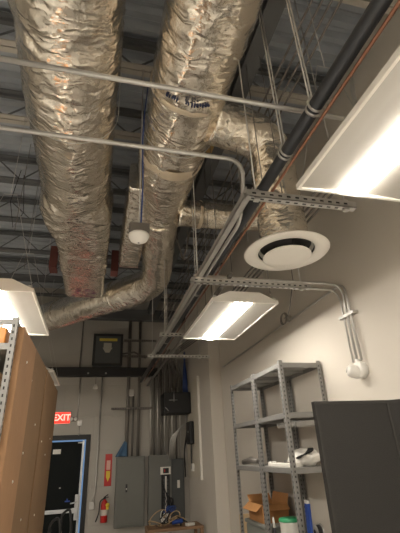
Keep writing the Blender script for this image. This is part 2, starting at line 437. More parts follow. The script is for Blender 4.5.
# centre duct with tapered end and elbow
CX, CZ, CR = .53, 4.2, .285
d = empty('insulated_duct', (CX, 2, CZ), 'foil wrapped duct down the middle with tape bands, ending in an elbow to the left', 'duct')
def rel(p): return (p[0]-CX, p[1]-2, p[2]-CZ)
keys = [(rel((CX, -1.2, CZ)), CR, CR, 0.1), (rel((CX, 2.95, CZ)), CR, CR, .1), (rel((CX+.03, 3.3, CZ-.03)), .235, .235, .05), (rel((CX+.04, 3.75, CZ-.06)), .2, .2, 0)]
duct_mesh(keys, 96, .025, .014, 3).build('foil_jacket', M['foil'], d)
path = bend([(CX+.04, 3.7, CZ-.06), (.76, 5.4, 4.03), (-1.85, 8.0, 3.98)], .45, 16)
keys = [(rel(p), .205+.035*min(1, i/14), .205+.035*min(1, i/14), 0) for i, p in enumerate(path)]
duct_mesh(keys, 72, .03, .010, 4).build('elbow_run', M['foil2'], d)
for yy, w in ((.95, .16), (2.0, .05), (2.72, .12)): band(d, rel((CX, yy, CZ)), (0, 1, 0), CR, w)
band(d, rel((CX+.04, 3.62, CZ-.05)), (0, 1, 0), .2, .06, M['foil2'])
for i in range(2): band(d, rel(path[-1].lerp(path[-2], .5+.4*i)), path[-1]-path[-2], .24, .05, M['foil2'])
b = MB(); rnd = random.Random(5)
for yy, span in ((1.90, (-2.25, -1.15)),):
    for k in range(16):
        a = span[0]+(span[1]-span[0])*k/16+.02*rnd.random()
        if k in (5, 6): continue
        r_ = CR+.017
        rm = Matrix.Rotation(-(a+PI/2), 3, 'Y')
        b.box((math.cos(a)*r_, yy-2+.008*rnd.random(), math.sin(a)*r_), (.008+.008*rnd.random(), .012+.02*rnd.random(), .016), rm)
tag(b.build('print', M['ink'], d), kind='stuff')
for yy in (-2.2, .45): strap_hanger(d, (0, yy, 0), CR, .72)

# rectangular plenum beside elbow
d = empty('insulated_duct', (.30, 3.9, 4.1), 'small boxy foil duct stub hidden behind the middle duct', 'duct')
duct_mesh([((0, -.75, .12), .13, .17, .9), ((0, .25, .05), .13, .2, .9), ((0, .75, .02), .13, .2, .9)], 48, .04, .01, 6).build('foil_jacket', M['foil2'], d)
MB().bb((-.12, .76, -.17), (.12, .78, .2)).build('end_cap', mat('faded_pink_liner', (.42, .3, .27), .7), d)

# branch to diffuser
DFX, DFY, DFZ = 1.33, 2.38, 3.05
d = empty('diffuser_duct', (DFX, DFY, DFZ), 'foil wrapped branch duct dropping to a round white diffuser', 'duct')
def rel(p): return (p[0]-DFX, p[1]-DFY, p[2]-DFZ)
path = bend([(.74, 2.22, 4.12), (1.31, 2.34, 4.12), (1.33, 2.38, 3.11)], .24, 8)
duct_mesh([(rel(p), .183, .183, 0) for i, p in enumerate(path)], 60, .025, .011, 8).build('foil_jacket', M['foilv'], d)
prof = [(.212, .002), (.195, .045), (.0, .05)]
MB().lathe((0, 0, 0), prof, 64).build('throat', M['black'], d)
prof = [(.19, .075), (.22, .045), (.312, .006), (.322, -.004), (.314, -.012), (.26, -.012), (.222, -.006), (.214, .0), (.186, .06), (.19, .075)]
MB().lathe((0, 0, 0), prof, 64).build('outer_cone', M['white'], d)
prof = [(0, -.022), (.12, -.022), (.165, -.028), (.178, -.036), (.182, -.042), (.176, -.047), (.12, -.044), (0, -.042)]
MB().lathe((0, 0, 0), prof, 64).build('centre_plate', M['white'], d)
for k in range(3):
    b = MB(); a = k*2*PI/3+.5; b.tube([(.1*math.cos(a), .1*math.sin(a), -.006), (.14*math.cos(a), .14*math.sin(a), .045)], .006, 6); b.build('support_arm', M['black'], d)

d = empty('insulated_duct', (.8, 3.55, 4.1), 'short foil branch duct crossing behind the diffuser drop', 'duct')
duct_mesh([((-.06, 0, 0), .15, .15, 0), ((.5, -.02, 0), .14, .14, 0), ((1.2, -.05, 0), .14, .14, 0)], 56, .03, .012, 9).build('foil_jacket', M['foil'], d)
band(d, (.18, 0, 0), (1, 0, 0), .148, .04, M['tape'])

# amber insulation block and deck opening boxes seen between ducts
tag(MB().bb((.86, 2.85, 4.5), (1.0, 3.0, 4.57), bev=.01).build('junction_box', M['amber']), 'small amber box on the ceiling steel beside the middle duct', 'box')

# ================================================================ PIPES, STRUT, RODS
def rod(b, x, y, z0, z1, r=.0045): return b.tube([(x, y, z0), (x, y, z1)], r, 6)
# black fire pipe along Y with clamps
PX, PZ = .88, 3.1
p = empty('black_pipe', (PX, 0, PZ), 'fat black iron pipe running along the ceiling to the back wall', 'pipe')
MB().tube([(0, -2.5, 0), (0, 8.35, 0)], .033, 20).build('pipe_body', M['blackpipe'], p)
for yy in (.5, 1.12, 1.42, 3.4, 5.2):
    b = MB().tube([(0, yy-.02, 0), (0, yy-.008, 0)], .036, 20).tube([(0, yy+.006, 0), (0, yy+.02, 0)], .036, 20)
    b.bb((-.02, yy-.016, .03), (.02, yy+.016, .055))
    c = b.build('pipe_clamp', M['galv'], p)
    r_ = MB(); rod(r_, -.012, yy, .05, 2.02); rod(r_, .012, yy+.01, .05, 2.02); r_.build('hanger_rod', M['galv'], c)
tag(MB().tube([(0, -2.5, 0), (0, 8.3, 0)], .008, 12).build('copper_pipe', M['copper'], origin=None), 'thin orange copper pipe alongside the black pipe', 'pipe').location = (.935, 0, 3.085)
tag(MB().tube([(0, 2.74, 0), (0, 8.3, 0)], .02, 12).build('grey_pipe', M['galvdark'], origin=None), 'dull grey pipe beyond the copper pipe on the strut rack', 'pipe').location = (1.0, 0, 3.0)
# rail along Y
def build_strut(L, axis, name, parent, mt):
    b = MB(); b.mats = [mt, M['slot']]; w = .0205
    for A in ([((-w, 0, -w), (w, L, -w+.004)), ((-w, 0, -w), (-w+.004, L, w)), ((w-.004, 0, -w), (w, L, w))] if axis == 'Y' else
              [((0, -w, -w), (L, w, -w+.004)), ((0, -w, -w), (L, -w+.004, w)), ((0, w-.004, -w), (L, w, w))]): b.bb(*A, m=mt)
    k = .03
    while k < L-.05:
        if axis == 'Y': pass
        else:
            b.bb((k, -.005, -w-.0012), (k+.022, .005, -w+.0005), m=M['slot']); b.bb((k, -w-.0012, -.005), (k+.022, -w+.0005, .005), m=M['slot'])
        k += .05
    return b.build(name, None, parent)
def trapeze(x0, x1, y, z, lab, rods):
    t = empty('strut_trapeze', (x0, y, z), lab, 'strut', 'strut trapezes under the pipes')
    build_strut(x1-x0, 'X', 'strut', t, M['galv'])
    for rx in rods:
        b = MB(); rod(b, rx-x0, 0, -.03, 5.12-z); b.box((rx-x0, 0, .027), (.03, .03, .01)).box((rx-x0, 0, -.028), (.03, .03, .01)); b.build('threaded_rod', M['galv'], t)
    return t
trapeze(.70, 1.36, 1.585, 2.93, 'slotted steel strut crossing just before the round diffuser', (.76, 1.30))
trapeze(.66, 1.70, 2.74, 2.93, 'slotted steel strut crossing above the middle pendant light', (.72, 1.62))
trapeze(.66, 1.5, 4.36, 2.95, 'strut crossing the pipe run beyond the middle pendant light', (.72, 1.4))
trapeze(.66, 1.55, 5.45, 2.95, 'last strut across the pipe run near the back wall', (.72, 1.4))
t = empty('strut_rail', (.735, 1.6, 2.975), 'long steel strut rail running beside the black pipe to the back', 'strut')
build_strut(4.0, 'Y', 'strut', t, M['galv'])
# EMT conduits
tag(MB().tube(bend([(-2.2, 1.27, 3.25), (1.20, 1.27, 3.25), (1.26, 1.27, 3.32), (1.29, 1.27, 3.6)], .05), .0125, 12).build('conduit', M['galv']), 'upper thin metal conduit crossing in front of both big ducts', 'conduit')
tag(MB().tube(bend([(-2.2, 1.65, 3.22), (.74, 1.65, 3.22), (.80, 1.86, 3.12), (.80, 1.95, 2.99), (.78, 5.3, 2.99)], .14), .0125, 12).build('conduit', M['galv']), 'lower thin metal conduit crossing the ducts then curving to the strut rail', 'conduit')
for i, x in enumerate((1.25, 1.32, 1.385, 1.45)):
    tag(MB().tube([(0, -2, 0), (0, 8.3, 0)], .009, 8).build('ceiling_conduit', M['galvdark']), NTH[i] + ' from the left of the parallel conduits high under the deck', 'conduit', 'parallel conduits under the deck').location = (x, 0, 4.45)
for i, x in enumerate((1.56, 1.61, 1.66, 1.71)):
    tag(MB().tube(bend([(0, 1.8, 0), (0, 6.2, 0), (-.2, 7.6, 0), (-.2, 8.42, -.1), (-.2, 8.42, -1.0)], .15), .010, 8).build('rack_conduit', M['galvdark']), NTH[i] + ' from the left of the grey conduits passing behind the diffuser', 'conduit', 'conduits on the strut rack').location = (x-.0, 0, 3.5)
# extra single rods / wires hanging from the joists
for i, (x, y, z) in enumerate([(1.1, 1.9, 3.2), (.98, 2.3, 3.2), (1.02, 2.0, 3.16), (1.16, 2.7, 3.3), (.9, 2.74, 2.99), (1.0, 3.3, 3.0), (.85, 3.6, 3.0), (1.5, 3.1, 3.0), (.76, 4.4, 3.0), (1.7, 3.0, 3.0), (1.3, 4.6, 3.0), (-.95, 3.9, 3.9), (-.9, 4.4, 3.7), (1.55, 4.2, 3.3)]):
    tag(rod(MB(), 0, 0, 0, 5.12-z, .0035).build('hanger_wire', M['galvdark']), 'thin wire hanging from the roof joists', 'wire', 'thin wires hanging from the joists').location = (x, y, z)
# loop cables at left of big duct
b = MB().tube([(-1.0, 3.9, 4.7), (-1.06, 3.95, 4.3), (-1.0, 4.0, 4.0), (-.92, 4.0, 4.2), (-.98, 3.98, 4.7)], .004, 6)
tag(b.build('loose_cable', M['cable_black']), 'loose dark cable looping down left of the fattest duct', 'cable')
# diagonal kicker struts
for i, (a, c) in enumerate([((.75, 4.3, 4.74), (.95, 4.3, 3.9)), ((1.15, 4.3, 4.74), (.95, 4.3, 3.9))]):
    tag(MB().tube([a, c], .012, 6).build('diagonal_brace', M['galvdark']), ['left', 'right'][i] + ' one of two slanting steel braces behind the middle duct', 'brace', 'slanting braces under the joists')

# sensor hanging on a rod
s = empty('access_point', (.21, 2.33, 3.0), 'white half round sensor hanging on a long rod between the ducts', 'sensor')
MB().lathe((0, 0, 0), [(0, 0), (.012, 0), (.03, .004), (.058, .022), (.07, .05), (.07, .062), (0, .062)], 40).build('dome', M['plastic'], s)
MB().lathe((0, 0, 0), [(0, -.002), (.006, -.002), (.008, .004), (0, .004)], 12).build('indicator', M['black'], s)
MB().bb((-.068, -.055, .06), (.068, .055, .13), bev=.006).build('box', M['galvdark'], s)
rod(MB(), 0, 0, .12, 1.72, .005).build('hanging_rod', M['galv'], s)
MB().tube([(.012, .0, .12), (.02, 0, .5), (.01, 0, .9), (.02, 0.02, 1.2), (.06, .1, 1.7)], .006, 6).build('cable', M['cable_blue'], s)

# ================================================================ RIGHT WALL
c = MB().tube(bend([(.70, 2.80, 3.0), (2.05, 2.80, 3.0), (2.05, 2.80, 2.32)], .12), .011, 10)
tag(c.build('wall_conduit', M['galv']), 'conduit crossing from the strut rack and turning down the right wall', 'conduit')
c = MB().tube(bend([(2.05, 6.4, 3.0), (2.05, 2.76, 3.0), (2.05, 2.74, 2.32)], .10), .011, 10)
tag(c.build('wall_conduit', M['galv']), 'conduit running along the right wall and turning down beside another', 'conduit')
c = MB().tube(bend([(1.66, 2.86, 2.97), (2.055, 2.86, 2.97), (2.055, 2.86, 2.32)], .12), .008, 10)
tag(c.build('wall_conduit', M['galv']), 'thinnest of the conduits turning down the right wall', 'conduit')
b = MB().bb((2.03, 2.69, 2.70), (2.08, 2.90, 2.725))
tag(b.build('conduit_strap', M['galv']), 'steel strap holding the conduits to the right wall', 'strap')
# round junction / horn
h = empty('wall_camera', (2.08, 2.79, 2.25), 'white round dome camera fixed below conduits on the right wall', 'camera')
RY = Matrix.Rotation(-PI/2, 3, 'Y')
MB().lathe((0, 0, 0), [(0, 0), (.068, 0), (.07, .01), (.066, .04), (.058, .055), (0, .055)], 40, rot=RY).build('base', M['plastic'], h)
R2 = Matrix.Rotation(math.radians(-70), 3, 'Y') @ Matrix.Rotation(math.radians(-25), 3, 'X')
MB().lathe((-.04, .012, -.02), [(0, -.02), (.04, -.02), (.052, 0), (.052, .055), (.045, .075), (.03, .085), (0, .088)], 36, rot=R2).build('housing', M['plastic'], h)
MB().lathe((-.04, .012, -.02), [(.02, .087), (.026, .090), (.02, .093), (0, .093), (0, .09)], 20, rot=R2).build('lens', M['galv'], h)
MB().tube([(-.02, .01, .05), (-.02, .01, .085)], .022, 16).build('conduit_fitting', M['plastic'], h)
# coil of cable and box at the rack
b = MB()
for k in range(4): b.tube([(1.93+.0*k, 3.72+.07*math.cos(a*PI/12)+.01*k, 2.98+.06*math.sin(a*PI/12)) for a in range(25)], .005, 6)
b.box((1.98, 3.72, 2.98), (.05, .06, .06), bev=.01)
tag(b.build('cable_coil', M['galvdark']), 'small coil of cable bunched beside the right wall above the shelves', 'cable')
b = MB().tube(bend([(1.55, 2.76, 2.95), (1.58, 2.9, 2.82), (1.75, 3.3, 2.86), (1.93, 3.72, 2.98)], .1), .004, 6)
tag(b.build('loose_cable', M['cable_black']), 'thin drooping cable between the strut and the cable coil', 'cable')

# ================================================================ STEEL SHELVING (right)
def slotted_post(h, sx, sy):
    b = MB(); b.mats = [M['shelf'], M['slot']]; w = .038; t = .003
    b.bb((0, 0, 0), (sx*w, sy*t, h), m=M['shelf']).bb((0, sy*t, 0), (sx*t, sy*w, h), m=M['shelf'])
    z = .03
    while z < h-.02:
        b.bb((sx*w*.42, -sy*.0008, z), (sx*w*.68, sy*(t+.0008), z+.016), m=M['slot'])
        b.bb((-sx*.0008, sy*w*.42, z), (sx*(t+.0008), sy*w*.68, z+.016), m=M['slot'])
        z += .0381
    return b
def rack(loc, wx, wy, h, levels, lab, grp):
    r = empty('shelving_unit', loc, lab, 'shelf', grp)
    for sx, x in ((1, 0), (-1, wx)):
        for sy, y in ((1, 0), (-1, wy)):
            o = slotted_post(h, sx, sy).build('post', None, r); o.location = (x, y, 0)
    for z in levels:
        b = MB(); t = .03
        b.bb((.004, .004, z-.045), (.008, wy-.004, z)).bb((wx-.008, .004, z-.045), (wx-.004, wy-.004, z))
        b.bb((.008, .004, z-.045), (wx-.008, .008, z)).bb((.008, wy-.008, z-.045), (wx-.008, wy-.004, z))
        b.bb((.004, .004, z-.045), (.03, wy-.004, z-.042)).bb((.008, wy/2-.015, z-.03), (wx-.008, wy/2+.015, z-.008))
        b.build('beam', M['shelf'], r)
        MB().bb((.009, .009, z-.008), (wx-.009, wy-.009, z+.002)).build('shelf_board', M['deckboard'], r)
    return r
LV = [2.43, 1.99, 1.55, .62, .12]
rack((1.63, 3.38, 0), .43, .69, 2.45, LV, 'nearer grey steel shelving unit against the right wall', 'grey slotted shelving units')
rack((1.63, 4.085, 0), .43, .76, 2.45, LV, 'farther grey steel shelving unit against the right wall', 'grey slotted shelving units')

z3 = 1.553
# grey clamp tool
t = empty('metal_tool', (1.76, 4.62, z3), 'small grey metal tool on the middle shelf of the farther unit', 'tool')
MB().tube([(-.07, .13, .03), (-.02, .0, .05), (0, -.14, .035)], [.028, .035, .022], 10).build('body', M['galvdark'], t)
MB().tube([(-.03, .1, .02), (0.03, .02, .05), (.03, -.1, .02)], .012, 8).build('handle', M['cable_black'], t)
MB().lathe((-.05, .12, .028), [(0, -.02), (.03, -.02), (.03, .02), (0, .02)], 16).build('roller', M['galv'], t)
# white board lying at front
tag(MB().box((0, 0, .014), (.09, .5, .028), bev=.003).build('white_board', M['paper'], origin=None), 'white plank lying along the middle shelf between the posts', 'plank').location = (1.73, 3.72, z3)
tag(MB().box((0, 0, .02), (.07, .06, .04), bev=.006).build('small_box', M['paper']), 'little white box at the far end of the white plank', 'box').location = (1.73, 4.02, z3)
# white bag with black strap
t = empty('white_bag', (1.85, 3.57, z3), 'puffy white bag with a black strap on the middle shelf', 'bag')
b = MB(); bmesh.ops.create_icosphere(b.bm, subdivisions=4, radius=1)
for v in b.bm.verts:
    c_ = v.co.copy(); nn = noise.noise(c_*2.3)*.16+noise.noise(c_*5)*.07
    v.co = Vector((c_.x*.12, c_.y*.2, max(c_.z*.078, -.062)))*(1+nn) + Vector((0, 0, .066))
    v.co.z = max(v.co.z, .001)
for f in b.bm.faces: f.smooth = True
b.build('bag_body', M['paper'], t)
b = MB(); pts = []
for k in range(9):
    a = math.radians(-20+k*18); ph = math.radians(-150+8.5*k); ev = math.radians(2+6.5*k); pts.append(Vector((.132*math.cos(ph)*math.cos(ev), .215*math.sin(ph)*math.cos(ev), .066+.09*math.sin(ev))))
for i in range(8):
    b.box((pts[i]+pts[i+1])/2, (.012, .05, (pts[i+1]-pts[i]).length+.004), Vector((pts[i+1]-pts[i])).to_track_quat('Z', 'X').to_matrix())
b.build('strap', M['black'], t)
MB().bb((-.1, .17, .002), (-.04, .22, .05), bev=.01).build('pocket', M['galvdark'], t)
# clear tray under shelf 2 (hanging label strip)
tag(MB().box((0, 0, 0), (.3, .3, .045), bev=.005).build('clear_tray', M['clear']), 'clear plastic tray hanging under the second shelf', 'tray').location = (1.84, 3.56, 1.90)
z4 = .622
t = empty('storage_bin', (1.84, 4.465, z4), 'grey plastic storage bin under the open cardboard box', 'bin')
MB().bb((-.17, -.31, 0), (.17, .31, .38), bev=.02).build('tub', M['bin'], t)
MB().bb((-.18, -.325, .38), (.18, .325, .415), bev=.01).build('lid', M['bin'], t)
for s in (-1, 1): MB().bb((-.06, s*.31-.015, .3), (.06, s*.31+.015, .36), bev=.008).build('handle', M['bin'], t)
t = empty('cardboard_box', (1.83, 4.5, z4+.416), 'open orange brown cardboard box with flaps on the grey bin', 'box')
b = MB(); b.bb((-.14, -.2, 0), (.14, .2, .006)).bb((-.14, -.2, .006), (-.134, .2, .16)).bb((.134, -.2, .006), (.14, .2, .16)).bb((-.134, -.2, .006), (.134, -.194, .16)).bb((-.134, .194, .006), (.134, .2, .16))
b.build('carton', M['cardbox'], t)
for (c_, dm, ax, an) in (((-.175, 0, .13), (.09, .39, .005), 'Y', -38), ((.15, 0, .2), (.09, .39, .005), 'Y', -75), ((0, -.235, .135), (.26, .08, .005), 'X', 35), ((0, .22, .19), (.26, .08, .005), 'X', 50)):
    MB().box(c_, dm, Matrix.Rotation(math.radians(an), 3, ax)).build('flap', M['cardbox'], t)
MB().bb((-.12, -.17, .007), (.12, .17, .13), bev=.03).build('contents', M['card2'], t)
t = empty('plastic_bucket', (1.80, 3.92, z4), 'white plastic jug with a green lid on the lower shelf', 'bucket')
MB().lathe((0, 0, 0), [(0, 0), (.08, 0), (.088, .02), (.095, .46), (.1, .47), (.1, .49), (0, .49)], 32).build('pail', M['paper'], t)
MB().lathe((0, 0, .49), [(.103, -.012), (.105, 0), (.098, .012), (.07, .018), (.03, .02), (0, .02)], 32).build('lid', M['green'], t)
t = empty('spirit_level', (1.77, 3.50, z4), 'blue tool leaning upright between the shelf posts', 'tool')
R = Matrix.Rotation(math.radians(4), 3, 'X')
MB().box((0, 0, .33), (.025, .06, .66), R, bev=.004).build('body', M['blue'], t)
MB().box((-.014, -.012, .42), (.004, .03, .05), R).build('vial', M['paper'], t)
MB().box((-.002, -.02, .665), (.02, .05, .03), R).build('end_cap', M['paper'], t)
t = empty('tape_reel', (1.87, 3.55, z4), 'silver and black reel beside the blue tool on the lower shelf', 'reel')
MB().bb((-.05, -.1, 0), (.05, .08, .38), bev=.01).build('box', M['galvdark'], t)
MB().lathe((0, 0, .44), [(.02, -.03), (.06, -.03), (.06, -.025), (.045, -.02), (.045, .02), (.06, .025), (.06, .03), (.02, .03)], 28, rot=RY).build('spool', M['galv'], t)
MB().lathe((0, 0, .44), [(0, -.022), (.05, -.022), (.05, .022), (0, .022)], 28, rot=RY).build('winding', M['black'], t)
t = empty('caulk_gun', (1.70, 4.03, z4), 'black and white hand tool standing by the middle posts', 'tool')
MB().tube([(0, .0, .0), (0, .02, .3), (-.01, .02, .42)], [.016, .018, .012], 10).build('body', M['cable_black'], t)
MB().tube([(-.005, .02, .42), (-.01, .022, .5)], [.014, .008], 10).build('nozzle', M['paper'], t)
tag(MB().box((0, 0, .53), (.11, .03, 1.06), bev=.003).build('tan_board', M['tan']), 'tan board leaning at the far end of the shelving', 'board').location = (1.70, 4.90, 0)

# ================================================================ BLACK PARTITION (right foreground)
p = empty('folding_partition', (1.2, 2.1, 0), 'charcoal fabric folding partition filling the lower right corner', 'partition')
def ppanel(name, w, rz, loc):
    q = MB().bb((.012, 0, .02), (w-.012, .03, 1.92)).build(name, M['fabric'], p)
    q.rotation_euler.z = rz; q.location = loc
    e = MB().bb((0, -.004, 0), (.014, .034, 1.935)).bb((w-.014, -.004, 0), (w, .034, 1.935)).bb((.014, -.004, 1.918), (w-.014, .034, 1.935)).bb((.014, -.004, 0), (w-.014, .034, .03)).build('edge_trim', M['edge'], q)
ppanel('panel', .485, 0, (0, 0, 0))
ppanel('panel', .42, math.radians(-38), (.478, .006, 0))

# ================================================================ BACK WALL
def on_wall(n, x, z, lab, cat, grp=None): return empty(n, (x, YB, z), lab, cat, grp)
# door
struct(MB().bb((DX0-.05, YB-.02, 0), (DX0+.035, YB+.12, DZ+.05)).bb((DX1-.035, YB-.02, 0), (DX1+.05, YB+.12, DZ+.05)).bb((DX0+.035, YB-.02, DZ-.035), (DX1-.035, YB+.12, DZ+.05)), 'trim_1', M['black'])
dr = tag(MB().bb((DX0+.045, YB+.03, .01), (DX1-.10, YB+.075, DZ-.065), bev=.003).build('door_1', M['doorleaf']), kind='structure')
dr['label'] = 'black exit door with silver push bar on the back wall'
MB().bb((DX1-.098, YB+.02, .01), (DX1-.062, YB+.08, DZ-.055)).build('stile', M['alu'], dr)
MB().bb((DX0+.05, YB+.005, .84), (DX1-.11, YB+.03, .90), bev=.006).bb((DX1-.2, YB-.02, .83), (DX1-.1, YB+.03, .91), bev=.008).build('push_bar', M['alu'], dr)
MB().bb((DX1-.155, YB-.01, .72), (DX1-.085, YB+.03, 1.12), bev=.01).build('lock_plate', M['alu'], dr)
MB().tube([(DX1-.12, YB-.03, 1.0), (DX1-.23, YB-.035, .985)], .012, 10).build('lever', M['alu'], dr)
MB().bb((DX1-.33, YB+.015, 1.01), (DX1-.24, YB+.03, 1.03)).bb((DX1-.3, YB+.015, 1.03), (DX1-.28, YB+.03, 1.06)).build('blue_tag', M['blue'], dr)
MB().bb((-.72, YB+.022, 1.80), (-.58, YB+.03, 1.88)).build('notice', M['paper'], dr)
MB().bb((-.55, YB+.024, 1.23), (-.52, YB+.03, 1.245)).build('sticker', M['paper'], dr)
MB().bb((-.28, YB+.022, 1.97), (-.19, YB+.03, 1.99)).build('closer_label', M['paper'], dr)
# pale outside ground beyond the door gap
struct(MB().bb((-2.5, YB+.2, -.1), (1.5, YB+3, -.01)), 'ground_outside', M['floor'])

# exit sign
e = on_wall('exit_sign', -.62, 2.43, 'glowing red exit sign above the black door', 'sign')
MB().bb((-.165, -.05, -.11), (.165, 0, .11), bev=.008).build('housing', M['white'], e)
MB().bb((-.155, -.054, -.1), (.155, -.05, .1)).build('face', M['exitred'], e)
def text(s, size, loc, mt, parent, name='lettering', rot=(PI/2, 0, 0), bold=.0):
    cu = bpy.data.curves.new(name, 'FONT'); cu.body = s; cu.size = size; cu.extrude = .002; cu.offset = bold
    cu.align_x = 'CENTER'; cu.align_y = 'CENTER'
    o = bpy.data.objects.new(name, cu); COL.objects.link(o)
    me = bpy.data.meshes.new_from_object(o.evaluated_get(bpy.context.evaluated_depsgraph_get()))
    bpy.data.objects.remove(o); o = bpy.data.objects.new(name, me); me.materials.clear(); me.materials.append(mt)
    COL.objects.link(o); o.location = loc; o.rotation_euler = rot; o.parent = parent
    return o
text('EXIT', .16, (0, -.056, 0), M['exitglow'], e, 'lettering', bold=.004)
# emergency lamps beside exit sign
e = on_wall('emergency_lamp', -.40, 2.40, 'small twin headed emergency lamp right of the exit sign', 'lamp')
MB().bb((-.05, -.05, -.04), (.05, 0, .04), bev=.01).build('body', M['galvdark'], e)
for s in (-1, 1): MB().lathe((s*.04, -.06, .0), [(0, -.02), (.028, -.02), (.034, .02), (0, .022)], 18, rot=Matrix.Rotation(PI/2, 3, 'X')).build('lamp_head', M['plastic'], e)
e = on_wall('junction_box', -.28, 2.33, 'small grey junction box above the door corner', 'box')
MB().bb((-.045, -.04, -.05), (.045, 0, .05), bev=.005).build('box', M['galv'], e)
MB().tube(bend([(.0, -.02, -.05), (.0, -.02, -.22)], .02), .008, 8).build('conduit', M['galv'], e)

# black beam with notice box
b = MB().bb((-1.6, YB-.14, 3.21), (1.22, YB-.03, 3.37)).bb((-1.6, YB-.16, 3.36), (1.22, YB-.01, 3.375)).bb((-1.6, YB-.16, 3.2), (1.22, YB-.01, 3.215))
tag(b.build('wall_beam', M['black']), 'long black steel beam fixed high across the back wall', 'beam')
for x in (-.19, .16): tag(MB().lathe((0, 0, 0), [(0, 0), (.02, 0), (.018, .012), (0, .016)], 6, rot=Matrix.Rotation(PI/2, 3, 'X')).build('bolt', M['galv']), 'hexagonal bolt head on the black beam', 'bolt', 'bolts on the black beam').location = (x, YB-.14, 3.26)
e = on_wall('transformer_cabinet', .17, 3.38, 'dark grey cabinet with a yellow warning label on the beam', 'cabinet')
MB().bb((-.29, -.32, 0), (.29, -.02, .64), bev=.008).build('body', M['paneldark'], e)
b = MB().bb((-.30, -.335, -.0), (-.25, -.31, .65)).bb((.25, -.335, 0), (.30, -.31, .65)).bb((-.25, -.335, .6), (.25, -.31, .65)).bb((-.25, -.335, 0), (.25, -.31, .04))
b.build('front_frame', M['black'], e)
MB().bb((-.18, -.326, .5), (.18, -.32, .555)).build('warning_label', mat('yellow_label_dull', (.55, .42, .06), .6), e)
MB().bb((-.09, -.326, .36), (.07, -.32, .46)).prism([(-.11, .36), (.09, .36), (.03, .26), (-.05, .26)], -.326, -.32, 'XZ').build('data_label', mat('grey_paper', (.4, .38, .33), .6), e)

# electrical panels
e = on_wall('electrical_panel', .72, .56, 'closed grey electrical panel with a small black latch', 'panel')
MB().bb((-.27, -.14, 0), (.27, 0, 1.14), bev=.006).build('box', M['panelgrey'], e)
dd = MB().bb((-.25, -.155, .03), (.25, -.14, 1.11), bev=.004).build('door', M['panelgrey'], e)
MB().bb((-.085, -.165, .55), (-.055, -.155, .68), bev=.003).build('latch', M['black'], dd)
MB().bb((-.078, -.17, .59), (-.062, -.164, .615)).build('key_plate', M['paper'], dd)
MB().bb((-.14, -.157, .06), (.16, -.155, .062)).build('seam', M['paneldark'], dd)
e = on_wall('electrical_panel', 1.33, .5, 'open grey electrical panel with breakers and hanging wires', 'panel')
MB().bb((-.27, -.14, 0), (.17, 0, 1.2), bev=.006).build('box', M['panelgrey'], e)
MB().bb((.17, -.12, .02), (.42, 0, 1.12), bev=.006).build('side_cabinet', M['paneldark'], e)
MB().bb((.28, -.126, .62), (.33, -.12, .75)).build('label', M['paper'], e)
b = MB().bb((-.03, -.15, .05), (.13, -.14, .87)); b.build('breaker_bay', M['black'], e)
b = MB()
for k in range(11):
    b.bb((.012, -.16, .12+k*.062), (.04, -.15, .165+k*.062)); b.bb((.07, -.16, .12+k*.062), (.1, -.15, .165+k*.062))
b.build('breaker', M['paneldark'], e)
b = MB().bb((.04, -.162, .08), (.068, -.15, .83)); b.build('neutral_bar', M['paper'], e)
q = MB().bb((-.05, -.165, .86), (.15, -.14, .99), bev=.004).build('meter', M['paper'], e)
MB().bb((0, -.168, .88), (.11, -.165, .97)).build('screen', M['black'], q)
MB().bb((.02, -.170, .9), (.04, -.168, .95)).build('indicator', M['red'], q)
b = MB(); rnd = random.Random(11)
for k in range(7):
    x0 = -.03+.03*k
    b.tube(bend([(x0, -.17, .8-.08*k), (x0+.03, -.2, .5), (.08+.02*k, -.22, .25), (.02*k, -.25, .1)], .1), .007, 6)
b.build('wire', M['cable_black'], e)
b = MB(); 
for k in range(5):
    b.tube([(.1+.03*k*math.cos(a*.7+k), -.2-.02*k, .3+.05*math.sin(a*.9+k)) for a in range(10)], .012, 6)
b.build('blue_wire', M['cable_blue'], e)
b = MB()
for k in range(4): b.tube([(.0+.02*k+.06*math.cos(a*.6), -.24, .2+.1*math.sin(a*.6+k)) for a in range(9)], .008, 6)
b.build('white_wire', M['paper'], e)
# black box + conduits
e = on_wall('disconnect_box', 1.57, 2.42, 'large black wall box high beside the corner', 'box')
MB().bb((-.27, -.5, 0), (.27, -.08, .4), bev=.01).build('body', M['black'], e)
MB().tube([(-.07, -.505, .22), (-.07, -.505, .42)], .008, 8, M['galv']).tube([(-.17, -.505, .25), (-.0, -.505, .25)], .006, 8, M['galv']).tube([(-.25, -.505, .12), (-.18, -.505, .05)], .006, 8).build('cable', None, e)
b = MB()
for k in range(7): b.tube(bend([(.18+.015*k, -.2-.01*k, .38), (.2+.012*k, -.16, .75), (.25, -.12+.01*k, 1.3)], .1), .012, 6)
b.build('cable_bundle', M['cable_blue'], e)
b = MB()
for x in (.55, .75):
    pass
def wall_pipe(x, z0, z1, r, lab, dy=.05, mt=None, grp='conduits running down the back wall', pts=None):
    tag(MB().tube(pts or [(0, 0, 0), (0, 0, z1-z0)], r, 12).build('wall_conduit', mt or M['galvdark']), lab, 'conduit', grp).location = (x, YB-dy, z0)
wall_pipe(.63, 1.70, 4.4, .036, 'left of the two thick dark conduits rising from the closed panel')
wall_pipe(.85, 1.70, 4.4, .028, 'right of the two thick dark conduits rising from the closed panel')
wall_pipe(.74, 1.70, 2.85, .02, 'thin conduit between the two thick ones above the closed panel')
for i, x in enumerate((1.10, 1.17, 1.24, 1.31, 1.38, 1.46, 1.54, 1.62, 1.70)):
    wall_pipe(x, 1.62 if i < 7 else 1.5, 3.55+.0*i, .018 if i % 3 else .024, NTH[i] + ' from the left of the parallel conduits rising above the open panel', .06, mt=M['galvdark'] if i % 2 else M['galv'], grp='row of conduits above the open panel')
